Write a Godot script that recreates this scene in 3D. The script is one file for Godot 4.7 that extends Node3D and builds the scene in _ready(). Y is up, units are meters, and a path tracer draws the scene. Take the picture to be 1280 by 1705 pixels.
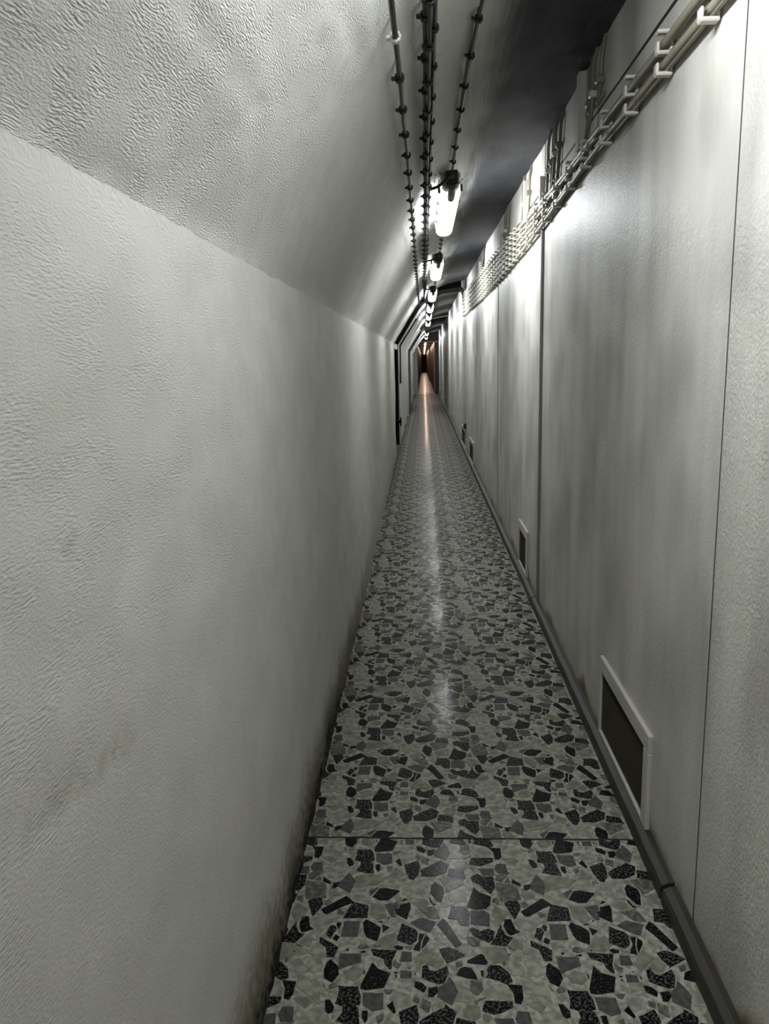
extends Node3D

# A long bunker corridor: plastered vault on the left, boarded partition on the right, mosaic floor, batten lamps along the vault.
const EYE := 1.5
const FOCAL := 1281.0
const PERIOD_X := 0.554
const PERIOD_Z := 0.537
const SEAM_Z := -2.215

const EXPOSURE := 1.15
const LAMP := 1.2
const LEFT_SHARE := 0.92
const RIGHT_SHARE := 1.25
const BOTTOM_SHARE := 0.2
const LEFT_TURN := 104.0
const RIGHT_TURN := 68.0
const GLOW := 5.0
const BULB := 0.45
const LAMP_TURN := -3.0
const OVERHEAD_ON := true
const DARK_FROM := 0.12
const DARK_TO := 0.36

var noise := FastNoiseLite.new()
var rough_noise := FastNoiseLite.new()
var mats := {}
var chip_shapes := []
var taken := {}


func _ready() -> void:
	# ---- camera, exposure and air
	var camera := Camera3D.new()
	camera.name = "camera"
	var ahead := Vector3(65.0, 252.5, -FOCAL).normalized()
	var tilt := deg_to_rad(0.8)
	var above := Vector3(-sin(tilt), cos(tilt), 0.0)
	above = (above - ahead * above.dot(ahead)).normalized()
	var aside := above.cross(-ahead)
	camera.transform = Transform3D(Basis(aside, above, -ahead).transposed(), Vector3(0, EYE, 0))
	camera.fov = rad_to_deg(2.0 * atan(852.5 / FOCAL))
	camera.near = 0.02
	camera.far = 300.0
	add_child(camera)
	var around := WorldEnvironment.new()
	around.name = "environment"
	var air := Environment.new()
	air.background_mode = Environment.BG_COLOR
	air.background_color = Color.BLACK
	air.tonemap_mode = Environment.TONE_MAPPER_LINEAR
	air.tonemap_exposure = EXPOSURE
	air.sdfgi_enabled = true
	air.ssao_enabled = true
	air.ssil_enabled = true
	around.environment = air
	add_child(around)

	noise.seed = 11
	noise.frequency = 1.0
	noise.fractal_octaves = 3
	rough_noise.seed = 23
	rough_noise.frequency = 1.0
	rough_noise.fractal_octaves = 4
	make_materials()
	# ---- the setting
	make_chips()
	build_floor()
	build_left_wall()
	build_vault()
	build_right_wall()
	build_far_end()
	build_skirting()
	# ---- the things
	build_lamps()
	build_vault_cables()
	build_wall_cables()
	build_drops()
	build_grilles()
	build_fittings()


# ------------------------------------------------------------------ naming
func numbered(called: String) -> String:
	var n: int = taken.get(called, 0)
	taken[called] = n + 1
	return called if n == 0 else "%s_%03d" % [called, n]


func thing(called: String, label: String, category: String, at := Vector3.ZERO, group := "") -> Node3D:
	var o := Node3D.new()
	o.name = numbered(called)
	o.position = at
	add_child(o, true)
	tag(o, label, category, group)
	return o


func tag(o: Node, label: String, category: String, group := "") -> void:
	o.set_meta("label", label)
	o.set_meta("category", category)
	if group:
		o.set_meta("group", group)


func put(called: String, mesh: Mesh, material: Material, parent: Node = self) -> MeshInstance3D:
	var o := MeshInstance3D.new()
	o.name = numbered(called) if parent == self else called
	o.mesh = mesh
	if material:
		o.material_override = material
	o.cast_shadow = GeometryInstance3D.SHADOW_CASTING_SETTING_ON
	parent.add_child(o, true)
	return o


func setting(called: String, label: String) -> Node3D:
	var o := Node3D.new()
	o.name = called
	o.set_meta("kind", "structure")
	o.set_meta("label", label)
	o.set_meta("category", called.split("_")[0])
	add_child(o, true)
	return o


# ------------------------------------------------------------------ shapes
func begin() -> SurfaceTool:
	var st := SurfaceTool.new()
	st.begin(Mesh.PRIMITIVE_TRIANGLES)
	return st


func done(st: SurfaceTool) -> ArrayMesh:
	st.generate_normals()
	return st.commit()


# corners run counter-clockwise seen from outside
func tri(st: SurfaceTool, a: Vector3, b: Vector3, c: Vector3) -> void:
	st.add_vertex(a)
	st.add_vertex(c)
	st.add_vertex(b)


func quad(st: SurfaceTool, a: Vector3, b: Vector3, c: Vector3, d: Vector3) -> void:
	tri(st, a, b, c)
	tri(st, a, c, d)


func face(st: SurfaceTool, ring: Array, outward: Vector3) -> void:
	var n: Vector3 = (ring[1] - ring[0]).cross(ring[2] - ring[0])
	var r := ring.duplicate()
	if n.dot(outward) < 0:
		r.reverse()
	for i in range(1, r.size() - 1):
		tri(st, r[0], r[i], r[i + 1])


# a box with chamfered edges
func block(st: SurfaceTool, mid: Vector3, size: Vector3, bevel := 0.002, turn := Basis.IDENTITY) -> void:
	st.set_smooth_group(-1)
	var h := size / 2.0
	var b := minf(bevel, minf(h.x, minf(h.y, h.z)) * 0.6)
	var p := func(s: Vector3, axis: int) -> Vector3:
		var v := Vector3(s.x * (h.x - b), s.y * (h.y - b), s.z * (h.z - b))
		v[axis] = s[axis] * h[axis]
		return mid + turn * v
	for axis in 3:
		var u := (axis + 1) % 3
		var w := (axis + 2) % 3
		for sign in [-1.0, 1.0]:
			var ring := []
			for k in [[-1, -1], [1, -1], [1, 1], [-1, 1]]:
				var s := Vector3.ZERO
				s[axis] = sign
				s[u] = k[0]
				s[w] = k[1]
				ring.append(p.call(s, axis))
			var out := Vector3.ZERO
			out[axis] = sign
			face(st, ring, turn * out)
	if b <= 0.0:
		return
	for axis in 3:
		var u := (axis + 1) % 3
		var w := (axis + 2) % 3
		for su in [-1.0, 1.0]:
			for sw in [-1.0, 1.0]:
				var lo := Vector3.ZERO
				lo[axis] = -1
				lo[u] = su
				lo[w] = sw
				var hi := lo
				hi[axis] = 1
				var out := Vector3.ZERO
				out[u] = su
				out[w] = sw
				face(st, [p.call(lo, u), p.call(hi, u), p.call(hi, w), p.call(lo, w)], turn * out)
	for sx in [-1.0, 1.0]:
		for sy in [-1.0, 1.0]:
			for sz in [-1.0, 1.0]:
				var s := Vector3(sx, sy, sz)
				face(st, [p.call(s, 0), p.call(s, 1), p.call(s, 2)], turn * s)


# a round cable or wire along a polyline
func tube(st: SurfaceTool, points: Array, radius: float, sides := 8) -> void:
	st.set_smooth_group(0)
	var rings := []
	var side := Vector3.ZERO
	for i in points.size():
		var along: Vector3 = (points[mini(i + 1, points.size() - 1)] - points[maxi(i - 1, 0)]).normalized()
		if side == Vector3.ZERO:
			side = along.cross(Vector3.UP if absf(along.y) < 0.8 else Vector3.RIGHT).normalized()
		side = (side - along * side.dot(along)).normalized()
		var other := along.cross(side)
		var ring := []
		for k in sides:
			var a := TAU * k / sides
			ring.append(points[i] + (side * cos(a) + other * sin(a)) * radius)
		rings.append(ring)
	for i in rings.size() - 1:
		for k in sides:
			var m := (k + 1) % sides
			quad(st, rings[i][k], rings[i][m], rings[i + 1][m], rings[i + 1][k])
	st.set_smooth_group(-1)
	face(st, rings[0], points[0] - points[1])
	face(st, rings[-1], points[-1] - points[-2])


func smooth_path(points: Array, step := 0.02) -> Array:
	var c := Curve3D.new()
	for i in points.size():
		var before: Vector3 = points[maxi(i - 1, 0)]
		var after: Vector3 = points[mini(i + 1, points.size() - 1)]
		var t := (after - before) / 6.0
		c.add_point(points[i], -t, t)
	var n := maxi(2, int(c.get_baked_length() / step))
	var out := []
	for i in n + 1:
		out.append(c.sample_baked(c.get_baked_length() * i / n, true))
	return out


# ------------------------------------------------------------------ materials
func paint(called: String, color: Color, rough: float, shine := 0.5) -> StandardMaterial3D:
	var m := StandardMaterial3D.new()
	m.resource_name = called
	m.albedo_color = color
	m.roughness = rough
	m.metallic_specular = shine
	m.cull_mode = BaseMaterial3D.CULL_DISABLED
	mats[called] = m
	return m


func picture(w: int, h: int, bytes: PackedByteArray, format := Image.FORMAT_L8) -> ImageTexture:
	return ImageTexture.create_from_image(Image.create_from_data(w, h, false, format, bytes))


func seamless(size: int, frequency: float, octaves: int, number: int, kind := FastNoiseLite.TYPE_SIMPLEX_SMOOTH) -> PackedByteArray:
	var f := FastNoiseLite.new()
	f.seed = number
	f.noise_type = kind
	f.frequency = frequency
	f.fractal_octaves = octaves
	var im := f.get_seamless_image(size, size)
	im.convert(Image.FORMAT_L8)
	return im.get_data()


# trowelled plaster: strokes that run along u, grain, and a few dents; height only
func plaster_relief(number: int, strokes: float, grain: float, lumps: float) -> ImageTexture:
	var n := 1024
	var a := seamless(n, 0.034, 4, number)
	var b := seamless(n, 0.09, 3, number + 1)
	var c := seamless(n, 0.006, 3, number + 2)
	var out := PackedByteArray()
	out.resize(n * n)
	for y in n:
		for x in n:
			var warp := (c[y * n + x] - 128) / 14
			var s: int = a[((y * 6 + warp * 3) & 1023) * n + ((x + warp) & 1023)]
			var patch := 0.35 + clampf((c[((y + 500) & 1023) * n + ((x + 200) & 1023)] - 90) / 70.0, 0.0, 1.0)
			var v: float = strokes * patch * (s - 128) + grain * (b[((y * 2) & 1023) * n + x] - 128) + lumps * (c[((y + 300) & 1023) * n + x] - 128)
			out[y * n + x] = clampi(int(128 + v), 0, 255)
	return picture(n, n, out)


func stipple_relief() -> ImageTexture:
	var n := 512
	var a := seamless(n, 0.05, 3, 71)
	var b := seamless(n, 0.02, 2, 72)
	var out := PackedByteArray()
	out.resize(n * n)
	for i in n * n:
		out[i] = clampi(int(128 + 0.7 * (a[i] - 128) + 0.5 * (b[i] - 128)), 0, 255)
	return picture(n, n, out)


# soiling of the left wall: brown splashes and black mould where it meets the floor, faint yellowing above
func wall_soiling() -> ImageTexture:
	var w := 2048
	var h := 512
	var out := PackedByteArray()
	out.resize(w * h * 4)
	var f := FastNoiseLite.new()
	f.seed = 5
	f.frequency = 1.0
	f.fractal_octaves = 4
	for x in w:
		var z := 12.8 * x / w
		var strong := 0.35 + 0.65 * smoothstep(6.5, 3.6, z)
		var mould := smoothstep(0.7, 1.4, z) * smoothstep(3.9, 2.9, z)
		for y in h:
			var up := 1.75 * y / h
			var k := (y * w + x) * 4
			var n := f.get_noise_2d(z * 3.0, up * 5.0)
			var fine := f.get_noise_2d(z * 26.0 + 40.0, up * 26.0)
			var band := 0.14 + 0.10 * f.get_noise_2d(z * 2.2, 9.0) + 0.03 * n
			var brown := smoothstep(band + 0.12, band * 0.2, up + fine * 0.06) * strong
			var black := smoothstep(0.065 + 0.05 * n, 0.01, up + fine * 0.06) * mould
			var pale := clampf(0.04 + 0.12 * n, 0.0, 0.09)
			var scuff := 0.32 * groove(Vector2(z, up), Vector2(0.68, 1.05), Vector2(0.94, 1.005), 0.02) + 0.25 * groove(Vector2(z, up), Vector2(0.82, 1.30), Vector2(0.86, 1.31), 0.012)
			scuff *= clampf(0.6 + fine, 0.0, 1.0)
			var r := lerpf(0.44, 0.36, clampf(brown * 2.0, 0.0, 1.0))
			var g := lerpf(0.43, 0.305, clampf(brown * 2.0, 0.0, 1.0))
			var b := lerpf(0.37, 0.205, clampf(brown * 2.0, 0.0, 1.0))
			r = lerpf(r, 0.06, black)
			g = lerpf(g, 0.055, black)
			b = lerpf(b, 0.045, black)
			out[k] = int(255 * r)
			out[k + 1] = int(255 * g)
			out[k + 2] = int(255 * b)
			out[k + 3] = int(255 * clampf(maxf(maxf(brown * 0.9, black), maxf(pale, scuff)), 0.0, 1.0))
	return picture(w, h, out, Image.FORMAT_RGBA8)


# slate tone deepening towards the partition, uneven edge, scratches along the corridor
func vault_darkening() -> ImageTexture:
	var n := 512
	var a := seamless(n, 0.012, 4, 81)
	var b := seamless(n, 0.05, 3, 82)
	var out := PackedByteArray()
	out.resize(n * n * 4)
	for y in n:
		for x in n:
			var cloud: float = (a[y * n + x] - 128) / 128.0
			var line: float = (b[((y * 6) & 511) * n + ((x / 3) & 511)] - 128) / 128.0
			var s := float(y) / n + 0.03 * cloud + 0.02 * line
			var cover := smoothstep((DARK_FROM + 0.5) / 1.5, (DARK_TO + 0.5) / 1.5, s)
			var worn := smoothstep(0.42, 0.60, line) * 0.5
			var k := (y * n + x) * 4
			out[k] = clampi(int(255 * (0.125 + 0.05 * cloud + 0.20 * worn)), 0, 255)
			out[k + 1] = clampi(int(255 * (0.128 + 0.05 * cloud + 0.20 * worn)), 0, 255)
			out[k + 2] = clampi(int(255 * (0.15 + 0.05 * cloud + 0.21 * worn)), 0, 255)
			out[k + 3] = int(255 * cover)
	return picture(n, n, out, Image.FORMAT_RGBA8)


# faint runs down the painted boards
func board_runs() -> ImageTexture:
	var n := 512
	var a := seamless(n, 0.012, 4, 91)
	var b := seamless(n, 0.006, 3, 92)
	var out := PackedByteArray()
	out.resize(n * n * 3)
	for y in n:
		for x in n:
			var run: int = a[((y / 10) & 511) * n + x]
			var cloud: int = b[y * n + x]
			var v := 1.0 - clampf((run - 128) / 1500.0, -0.03, 0.06) - clampf((cloud - 128) / 800.0, -0.05, 0.10)
			var k := (y * n + x) * 3
			var foot := smoothstep(18.0, 0.0, y + (run - 128) / 12.0 + (cloud - 128) / 9.0) * 0.55
			out[k] = clampi(int(238 * v * (1.0 - foot)), 0, 255)
			out[k + 1] = clampi(int(238 * v * (1.0 - foot * 1.08)), 0, 255)
			out[k + 2] = clampi(int(234 * v * (1.0 - foot * 1.3)), 0, 255)
	return picture(n, n, out, Image.FORMAT_RGB8)


func stone_print(number: int, frequency: float, low: Color, high: Color, veins: float) -> ImageTexture:
	var n := 512
	var a := seamless(n, frequency, 4, number)
	var b := seamless(n, frequency * 1.6, 2, number + 1)
	var out := PackedByteArray()
	out.resize(n * n * 3)
	for i in n * n:
		var t := clampf((a[i] - 70) / 116.0, 0.0, 1.0)
		var c := low.lerp(high, t)
		var vein := veins * smoothstep(8.0, 2.0, absf(b[i] - 140.0))
		c = c.lerp(Color(0.62, 0.62, 0.58), vein)
		out[i * 3] = int(255 * c.r)
		out[i * 3 + 1] = int(255 * c.g)
		out[i * 3 + 2] = int(255 * c.b)
	return picture(n, n, out, Image.FORMAT_RGB8)


# black stone full of pale flecks
func fleck_print() -> ImageTexture:
	var n := 512
	var a := seamless(n, 0.065, 2, 61, FastNoiseLite.TYPE_CELLULAR)
	var b := seamless(n, 0.05, 3, 62)
	var out := PackedByteArray()
	out.resize(n * n * 3)
	for i in n * n:
		var t := smoothstep(120.0, 175.0, a[i] * 0.35 + b[i] * 0.85 - 20.0)
		var c := Color(0.05, 0.053, 0.06).lerp(Color(0.47, 0.48, 0.455), t * 0.62)
		out[i * 3] = int(255 * c.r)
		out[i * 3 + 1] = int(255 * c.g)
		out[i * 3 + 2] = int(255 * c.b)
	return picture(n, n, out, Image.FORMAT_RGB8)


func triplanar(m: StandardMaterial3D, scale: float) -> void:
	m.uv1_triplanar = true
	m.uv1_world_triplanar = true
	m.uv1_scale = Vector3(scale, scale, scale)


func relief(m: StandardMaterial3D, t: Texture2D, centimetres: float) -> void:
	m.heightmap_enabled = true
	m.heightmap_texture = t
	m.heightmap_scale = centimetres


func make_materials() -> void:
	var brushed := plaster_relief(3, 0.75, 0.28, 0.35)
	var wiped := plaster_relief(33, 0.5, 0.34, 0.5)
	var stipple := stipple_relief()
	var soiling := wall_soiling()
	var runs := board_runs()
	var m := paint("vault_plaster", Color(0.83, 0.83, 0.815), 0.62, 0.35)
	m.uv1_scale = Vector3(1.7, 1.7, 1.0)
	relief(m, brushed, 0.28)
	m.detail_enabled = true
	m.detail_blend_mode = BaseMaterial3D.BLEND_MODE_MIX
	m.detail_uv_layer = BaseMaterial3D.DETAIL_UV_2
	m.detail_albedo = vault_darkening()
	m = paint("wall_plaster", Color(0.795, 0.79, 0.77), 0.68, 0.3)
	m.uv1_scale = Vector3(1.5, 1.5, 1.0)
	relief(m, wiped, 0.18)
	m.detail_enabled = true
	m.detail_blend_mode = BaseMaterial3D.BLEND_MODE_MIX
	m.detail_uv_layer = BaseMaterial3D.DETAIL_UV_2
	m.detail_albedo = soiling
	m = paint("far_vault_plaster", Color(0.78, 0.78, 0.77), 0.5, 0.4)
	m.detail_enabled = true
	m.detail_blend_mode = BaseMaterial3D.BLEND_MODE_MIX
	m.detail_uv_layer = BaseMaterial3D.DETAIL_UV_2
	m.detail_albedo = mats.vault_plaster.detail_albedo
	m = paint("far_plaster", Color(0.78, 0.78, 0.77), 0.5, 0.4)
	for rough in [["board_paint", 0.10], ["stippled_paint", 0.18]]:
		m = paint(rough[0], Color(0.81, 0.805, 0.785), 0.45, 0.4)
		m.uv1_scale = Vector3(3.2, 3.2, 1)
		relief(m, stipple, rough[1])
		m.detail_enabled = true
		m.detail_blend_mode = BaseMaterial3D.BLEND_MODE_MUL
		m.detail_uv_layer = BaseMaterial3D.DETAIL_UV_2
		m.detail_albedo = runs
	paint("far_vault_dark", Color(0.15, 0.14, 0.14), 0.7, 0.3)
	paint("joint_dark", Color(0.20, 0.20, 0.185), 0.7, 0.3)
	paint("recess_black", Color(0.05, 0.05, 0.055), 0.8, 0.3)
	paint("batten_grey", Color(0.52, 0.525, 0.51), 0.5)
	paint("grey_paint", Color(0.66, 0.67, 0.67), 0.5)
	paint("teal_paint", Color(0.10, 0.17, 0.19), 0.5)
	paint("warm_brown", Color(0.32, 0.24, 0.19), 0.55)
	paint("rose_paint", Color(0.84, 0.72, 0.65), 0.5)
	paint("skirting_brown", Color(0.17, 0.158, 0.128), 0.55)
	m = paint("skirting_mould", Color(0.17, 0.15, 0.11), 0.75, 0.3)
	triplanar(m, 3.0)
	relief(m, wiped, 1.2)
	var wave := picture(512, 512, seamless(512, 0.02, 3, 41))
	for stone in [
		["floor_mortar", stone_print(101, 0.02, Color(0.50, 0.50, 0.465), Color(0.66, 0.66, 0.61), 0.1)],
		["chip_pale", stone_print(103, 0.014, Color(0.47, 0.47, 0.44), Color(0.61, 0.605, 0.56), 0.12)],
		["chip_cream", stone_print(105, 0.014, Color(0.43, 0.425, 0.385), Color(0.53, 0.522, 0.475), 0.1)],
		["chip_smoky", stone_print(107, 0.02, Color(0.31, 0.31, 0.29), Color(0.45, 0.45, 0.42), 0.1)],
		["chip_grey", stone_print(109, 0.02, Color(0.27, 0.27, 0.27), Color(0.34, 0.34, 0.335), 0.04)],
		["chip_black", stone_print(111, 0.022, Color(0.03, 0.032, 0.036), Color(0.075, 0.077, 0.085), 0.62)],
		["chip_speckled", fleck_print()],
	]:
		m = paint(stone[0], Color.WHITE, 0.40, 0.10)
		m.clearcoat_enabled = true
		m.clearcoat = 0.10
		m.clearcoat_roughness = 0.12
		m.albedo_texture = stone[1]
		triplanar(m, 4.0)
		relief(m, wave, 0.06)
	m = paint("far_floor", Color(0.30, 0.29, 0.28), 0.36, 0.2)
	m.clearcoat_enabled = true
	m.clearcoat = 0.07
	m.clearcoat_roughness = 0.14
	paint("cable_black", Color(0.075, 0.075, 0.075), 0.4)
	paint("cable_pale", Color(0.54, 0.52, 0.455), 0.5)
	paint("cable_grey", Color(0.45, 0.43, 0.375), 0.5)
	paint("clip_black", Color(0.06, 0.06, 0.06), 0.5)
	paint("clip_white", Color(0.76, 0.755, 0.715), 0.45)
	paint("duct_white", Color(0.74, 0.73, 0.70), 0.5)
	paint("housing_grey", Color(0.62, 0.62, 0.60), 0.5)
	paint("end_plate", Color(0.16, 0.16, 0.145), 0.5)
	paint("holder_grey", Color(0.36, 0.36, 0.34), 0.5)
	m = paint("steel", Color(0.45, 0.45, 0.44), 0.35)
	m.metallic = 0.8
	paint("mesh_wire", Color(0.26, 0.24, 0.19), 0.6)
	paint("vent_dark", Color(0.075, 0.072, 0.057), 0.8)
	m = paint("lamp_glow", Color(0.95, 0.96, 0.95), 0.3)
	m.emission_enabled = true
	m.emission = Color(0.97, 1.0, 0.98)
	m.emission_energy_multiplier = GLOW
	m = paint("bulb_glow", Color(1.0, 0.9, 0.75), 0.3)
	m.emission_enabled = true
	m.emission = Color(1.0, 0.86, 0.68)
	m.emission_energy_multiplier = GLOW


# ------------------------------------------------------------------ the corridor's section
func far_share(z: float) -> float:
	return clampf((-z - 4.0) / 9.0, 0.0, 1.0)


func left_x(z: float) -> float:
	return lerpf(-0.405, -0.47, far_share(z))


func crease_y(z: float) -> float:
	return lerpf(1.732, 1.777, far_share(z))


const GROOVES := [[-1.03, 0.25, -1.16, 0.25, 0.010], [-1.16, 0.25, -1.49, 0.255, 0.012], [-1.43, 0.42, -1.62, 0.435, 0.009], [-1.55, 0.50, -1.94, 0.535, 0.010]]
const ARCH := [Vector2(-0.405, 1.732), Vector2(-0.399, 1.748), Vector2(-0.31, 1.902), Vector2(-0.21, 2.067), Vector2(-0.12, 2.213), Vector2(-0.055, 2.312), Vector2(0.02, 2.402), Vector2(0.11, 2.474), Vector2(0.22, 2.53), Vector2(0.38, 2.585), Vector2(0.55, 2.62), Vector2(0.68, 2.642), Vector2(0.90, 2.668)]
var arch_curve: Curve2D


# the vault's inner surface at depth z and share s of its arc (0 at the crease, 1 beyond the partition)
func arch(z: float, s: float) -> Vector2:
	if arch_curve == null:
		arch_curve = Curve2D.new()
		arch_curve.bake_interval = 0.01
		for i in ARCH.size():
			var t: Vector2 = (ARCH[mini(i + 1, ARCH.size() - 1)] - ARCH[maxi(i - 1, 0)]) / 6.0
			arch_curve.add_point(ARCH[i], -t if i else Vector2.ZERO, t)
	var p := arch_curve.sample_baked(arch_curve.get_baked_length() * s, true)
	var k := far_share(z)
	p.x += k * lerpf(-0.065, 0.0, clampf(s * 1.6, 0.0, 1.0))
	p.y += k * lerpf(0.045, 0.10, s)
	return p


func arch_normal(z: float, s: float) -> Vector2:
	var d := (arch(z, minf(s + 0.01, 1.0)) - arch(z, maxf(s - 0.01, 0.0))).normalized()
	return Vector2(d.y, -d.x)


# the point `off` inside the vault that the eye's line of slope x : y = ratio passes, at depth z
func under_vault(ratio: float, off: float, z: float) -> Vector3:
	var lo := 0.02
	var hi := 0.95
	for i in 24:
		var s := (lo + hi) / 2.0
		var p := arch(z, s) + arch_normal(z, s) * off
		if p.x < ratio * (p.y - EYE):
			lo = s
		else:
			hi = s
	var q := arch(z, lo) + arch_normal(z, lo) * off
	return Vector3(q.x, q.y, z)


func groove(p: Vector2, a: Vector2, b: Vector2, wide: float) -> float:
	var t := clampf((p - a).dot(b - a) / (b - a).length_squared(), 0.0, 1.0)
	return exp(-((p - a.lerp(b, t)).length_squared()) / (wide * wide))


func stations(from: float, to: float, near: float, far: float) -> Array:
	var out := [from]
	var z := from
	while z > to + 0.001:
		z -= far if z > 0.0 else clampf(near * maxf(1.0, -z / 2.0), near, far)
		out.append(maxf(z, to))
	return out


# a surface over depth and arc, closed at its rim by a strip that runs back into the masonry
func sheet(zs: Array, rows: int, at: Callable, back: Callable, uv: Callable, uv2: Callable, from_row := 0, to_row := -1) -> ArrayMesh:
	var st := begin()
	st.set_smooth_group(0)
	var last := rows if to_row < 0 else to_row
	var grid := []
	for z in zs:
		var line := []
		for r in range(from_row, last + 1):
			line.append(at.call(z, float(r) / rows))
		grid.append(line)
	for i in zs.size() - 1:
		for r in last - from_row:
			var pts := [grid[i][r], grid[i + 1][r], grid[i + 1][r + 1], grid[i][r + 1]]
			var s0 := float(r + from_row) / rows
			var s1 := float(r + from_row + 1) / rows
			var ss := [[zs[i], s0], [zs[i + 1], s0], [zs[i + 1], s1], [zs[i], s1]]
			for k in [0, 2, 1, 0, 3, 2]:
				st.set_uv(uv.call(ss[k][0], ss[k][1]))
				st.set_uv2(uv2.call(ss[k][0], ss[k][1]))
				st.add_vertex(pts[k])
	st.set_smooth_group(-1)
	st.set_uv(Vector2.ZERO)
	st.set_uv2(Vector2(0, 0.9))
	for i in [0, zs.size() - 1]:
		var step := maxi(1, rows / 12)
		for r in range(0, last - from_row, step):
			var e := mini(r + step, last - from_row)
			var b0: Vector3 = back.call(zs[i], float(r + from_row) / rows)
			var b1: Vector3 = back.call(zs[i], float(e + from_row) / rows)
			for j in range(r, e):
				tri(st, grid[i][j], b0, grid[i][j + 1])
			tri(st, grid[i][e], b0, b1)
	for i in zs.size() - 1:
		var step := maxi(1, rows / 12)
		for r in range(0, last - from_row, step):
			var e := mini(r + step, last - from_row)
			quad(st, back.call(zs[i], float(r + from_row) / rows), back.call(zs[i], float(e + from_row) / rows), back.call(zs[i + 1], float(e + from_row) / rows), back.call(zs[i + 1], float(r + from_row) / rows))
	return done(st)


func wall_point(z: float, s: float) -> Vector3:
	var y := crease_y(z) * s
	var bulge := 0.010 * noise.get_noise_2d(z * 0.9, y * 1.1) + 0.003 * rough_noise.get_noise_2d(z * 5.0, y * 5.0) + 0.0012 * rough_noise.get_noise_2d(z * 22.0 + 7.0, y * 22.0)
	bulge -= 0.004 * groove(Vector2(z, y), Vector2(-0.70, 1.05), Vector2(-0.92, 1.01), 0.014)
	bulge += 0.018 * smoothstep(0.12, 0.0, y) * (0.5 + rough_noise.get_noise_1d(z * 4.0))
	return Vector3(left_x(z) + bulge * smoothstep(0.0, 0.06, 1.0 - s), y + 0.03 * smoothstep(0.985, 1.0, s), z)


func vault_point(z: float, s: float) -> Vector3:
	var p := arch(z, s)
	var n := arch_normal(z, s)
	var l := s * 1.73
	var bulge := 0.012 * noise.get_noise_2d(z * 0.8 + 31.0, l * 1.2) + 0.004 * rough_noise.get_noise_2d(z * 4.0 + 5.0, l * 5.0) + 0.0012 * rough_noise.get_noise_2d(z * 24.0 + 17.0, l * 20.0)
	for g in GROOVES:
		bulge -= 0.006 * groove(Vector2(z, l), Vector2(g[0], g[1]), Vector2(g[2], g[3]), g[4]) * (0.6 + 0.8 * rough_noise.get_noise_2d(z * 30.0, l * 30.0))
	p += n * bulge * smoothstep(0.0, 0.03, s)
	p.y += 0.006 * rough_noise.get_noise_1d(z * 6.0) * smoothstep(0.05, 0.0, s)
	return Vector3(p.x, p.y, z)


func build_left_wall() -> void:
	var w := setting("wall_left", "long white roughly plastered wall on the left, soiled brown along its foot")
	var back := func(z: float, s: float) -> Vector3: return Vector3(left_x(z) - 0.25, crease_y(z) * s, z)
	var uv := func(z: float, s: float) -> Vector2: return Vector2(z * 0.8 + s * 0.12, s * 1.5 - z * 0.03)
	var soil := func(z: float, s: float) -> Vector2: return Vector2(-z / 12.8, crease_y(z) * s / 1.75)
	put("plaster_face", sheet(stations(4.4, -12.62, 0.022, 0.22), 80, wall_point, back, uv, soil), mats.wall_plaster, w)
	var zs := stations(-14.1, -35.5, 0.2, 0.4)
	put("plaster_face", sheet(zs, 14, wall_point, back, uv, soil), mats.far_plaster, w)
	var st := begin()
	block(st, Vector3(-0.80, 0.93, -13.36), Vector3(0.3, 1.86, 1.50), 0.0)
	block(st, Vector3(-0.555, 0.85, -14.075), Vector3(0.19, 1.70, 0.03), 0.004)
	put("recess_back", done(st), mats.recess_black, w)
	st = begin()
	block(st, Vector3(-0.555, 1.745, -13.36), Vector3(0.16, 0.10, 1.50), 0.01)
	put("lintel", done(st), mats.far_plaster, w)


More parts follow.
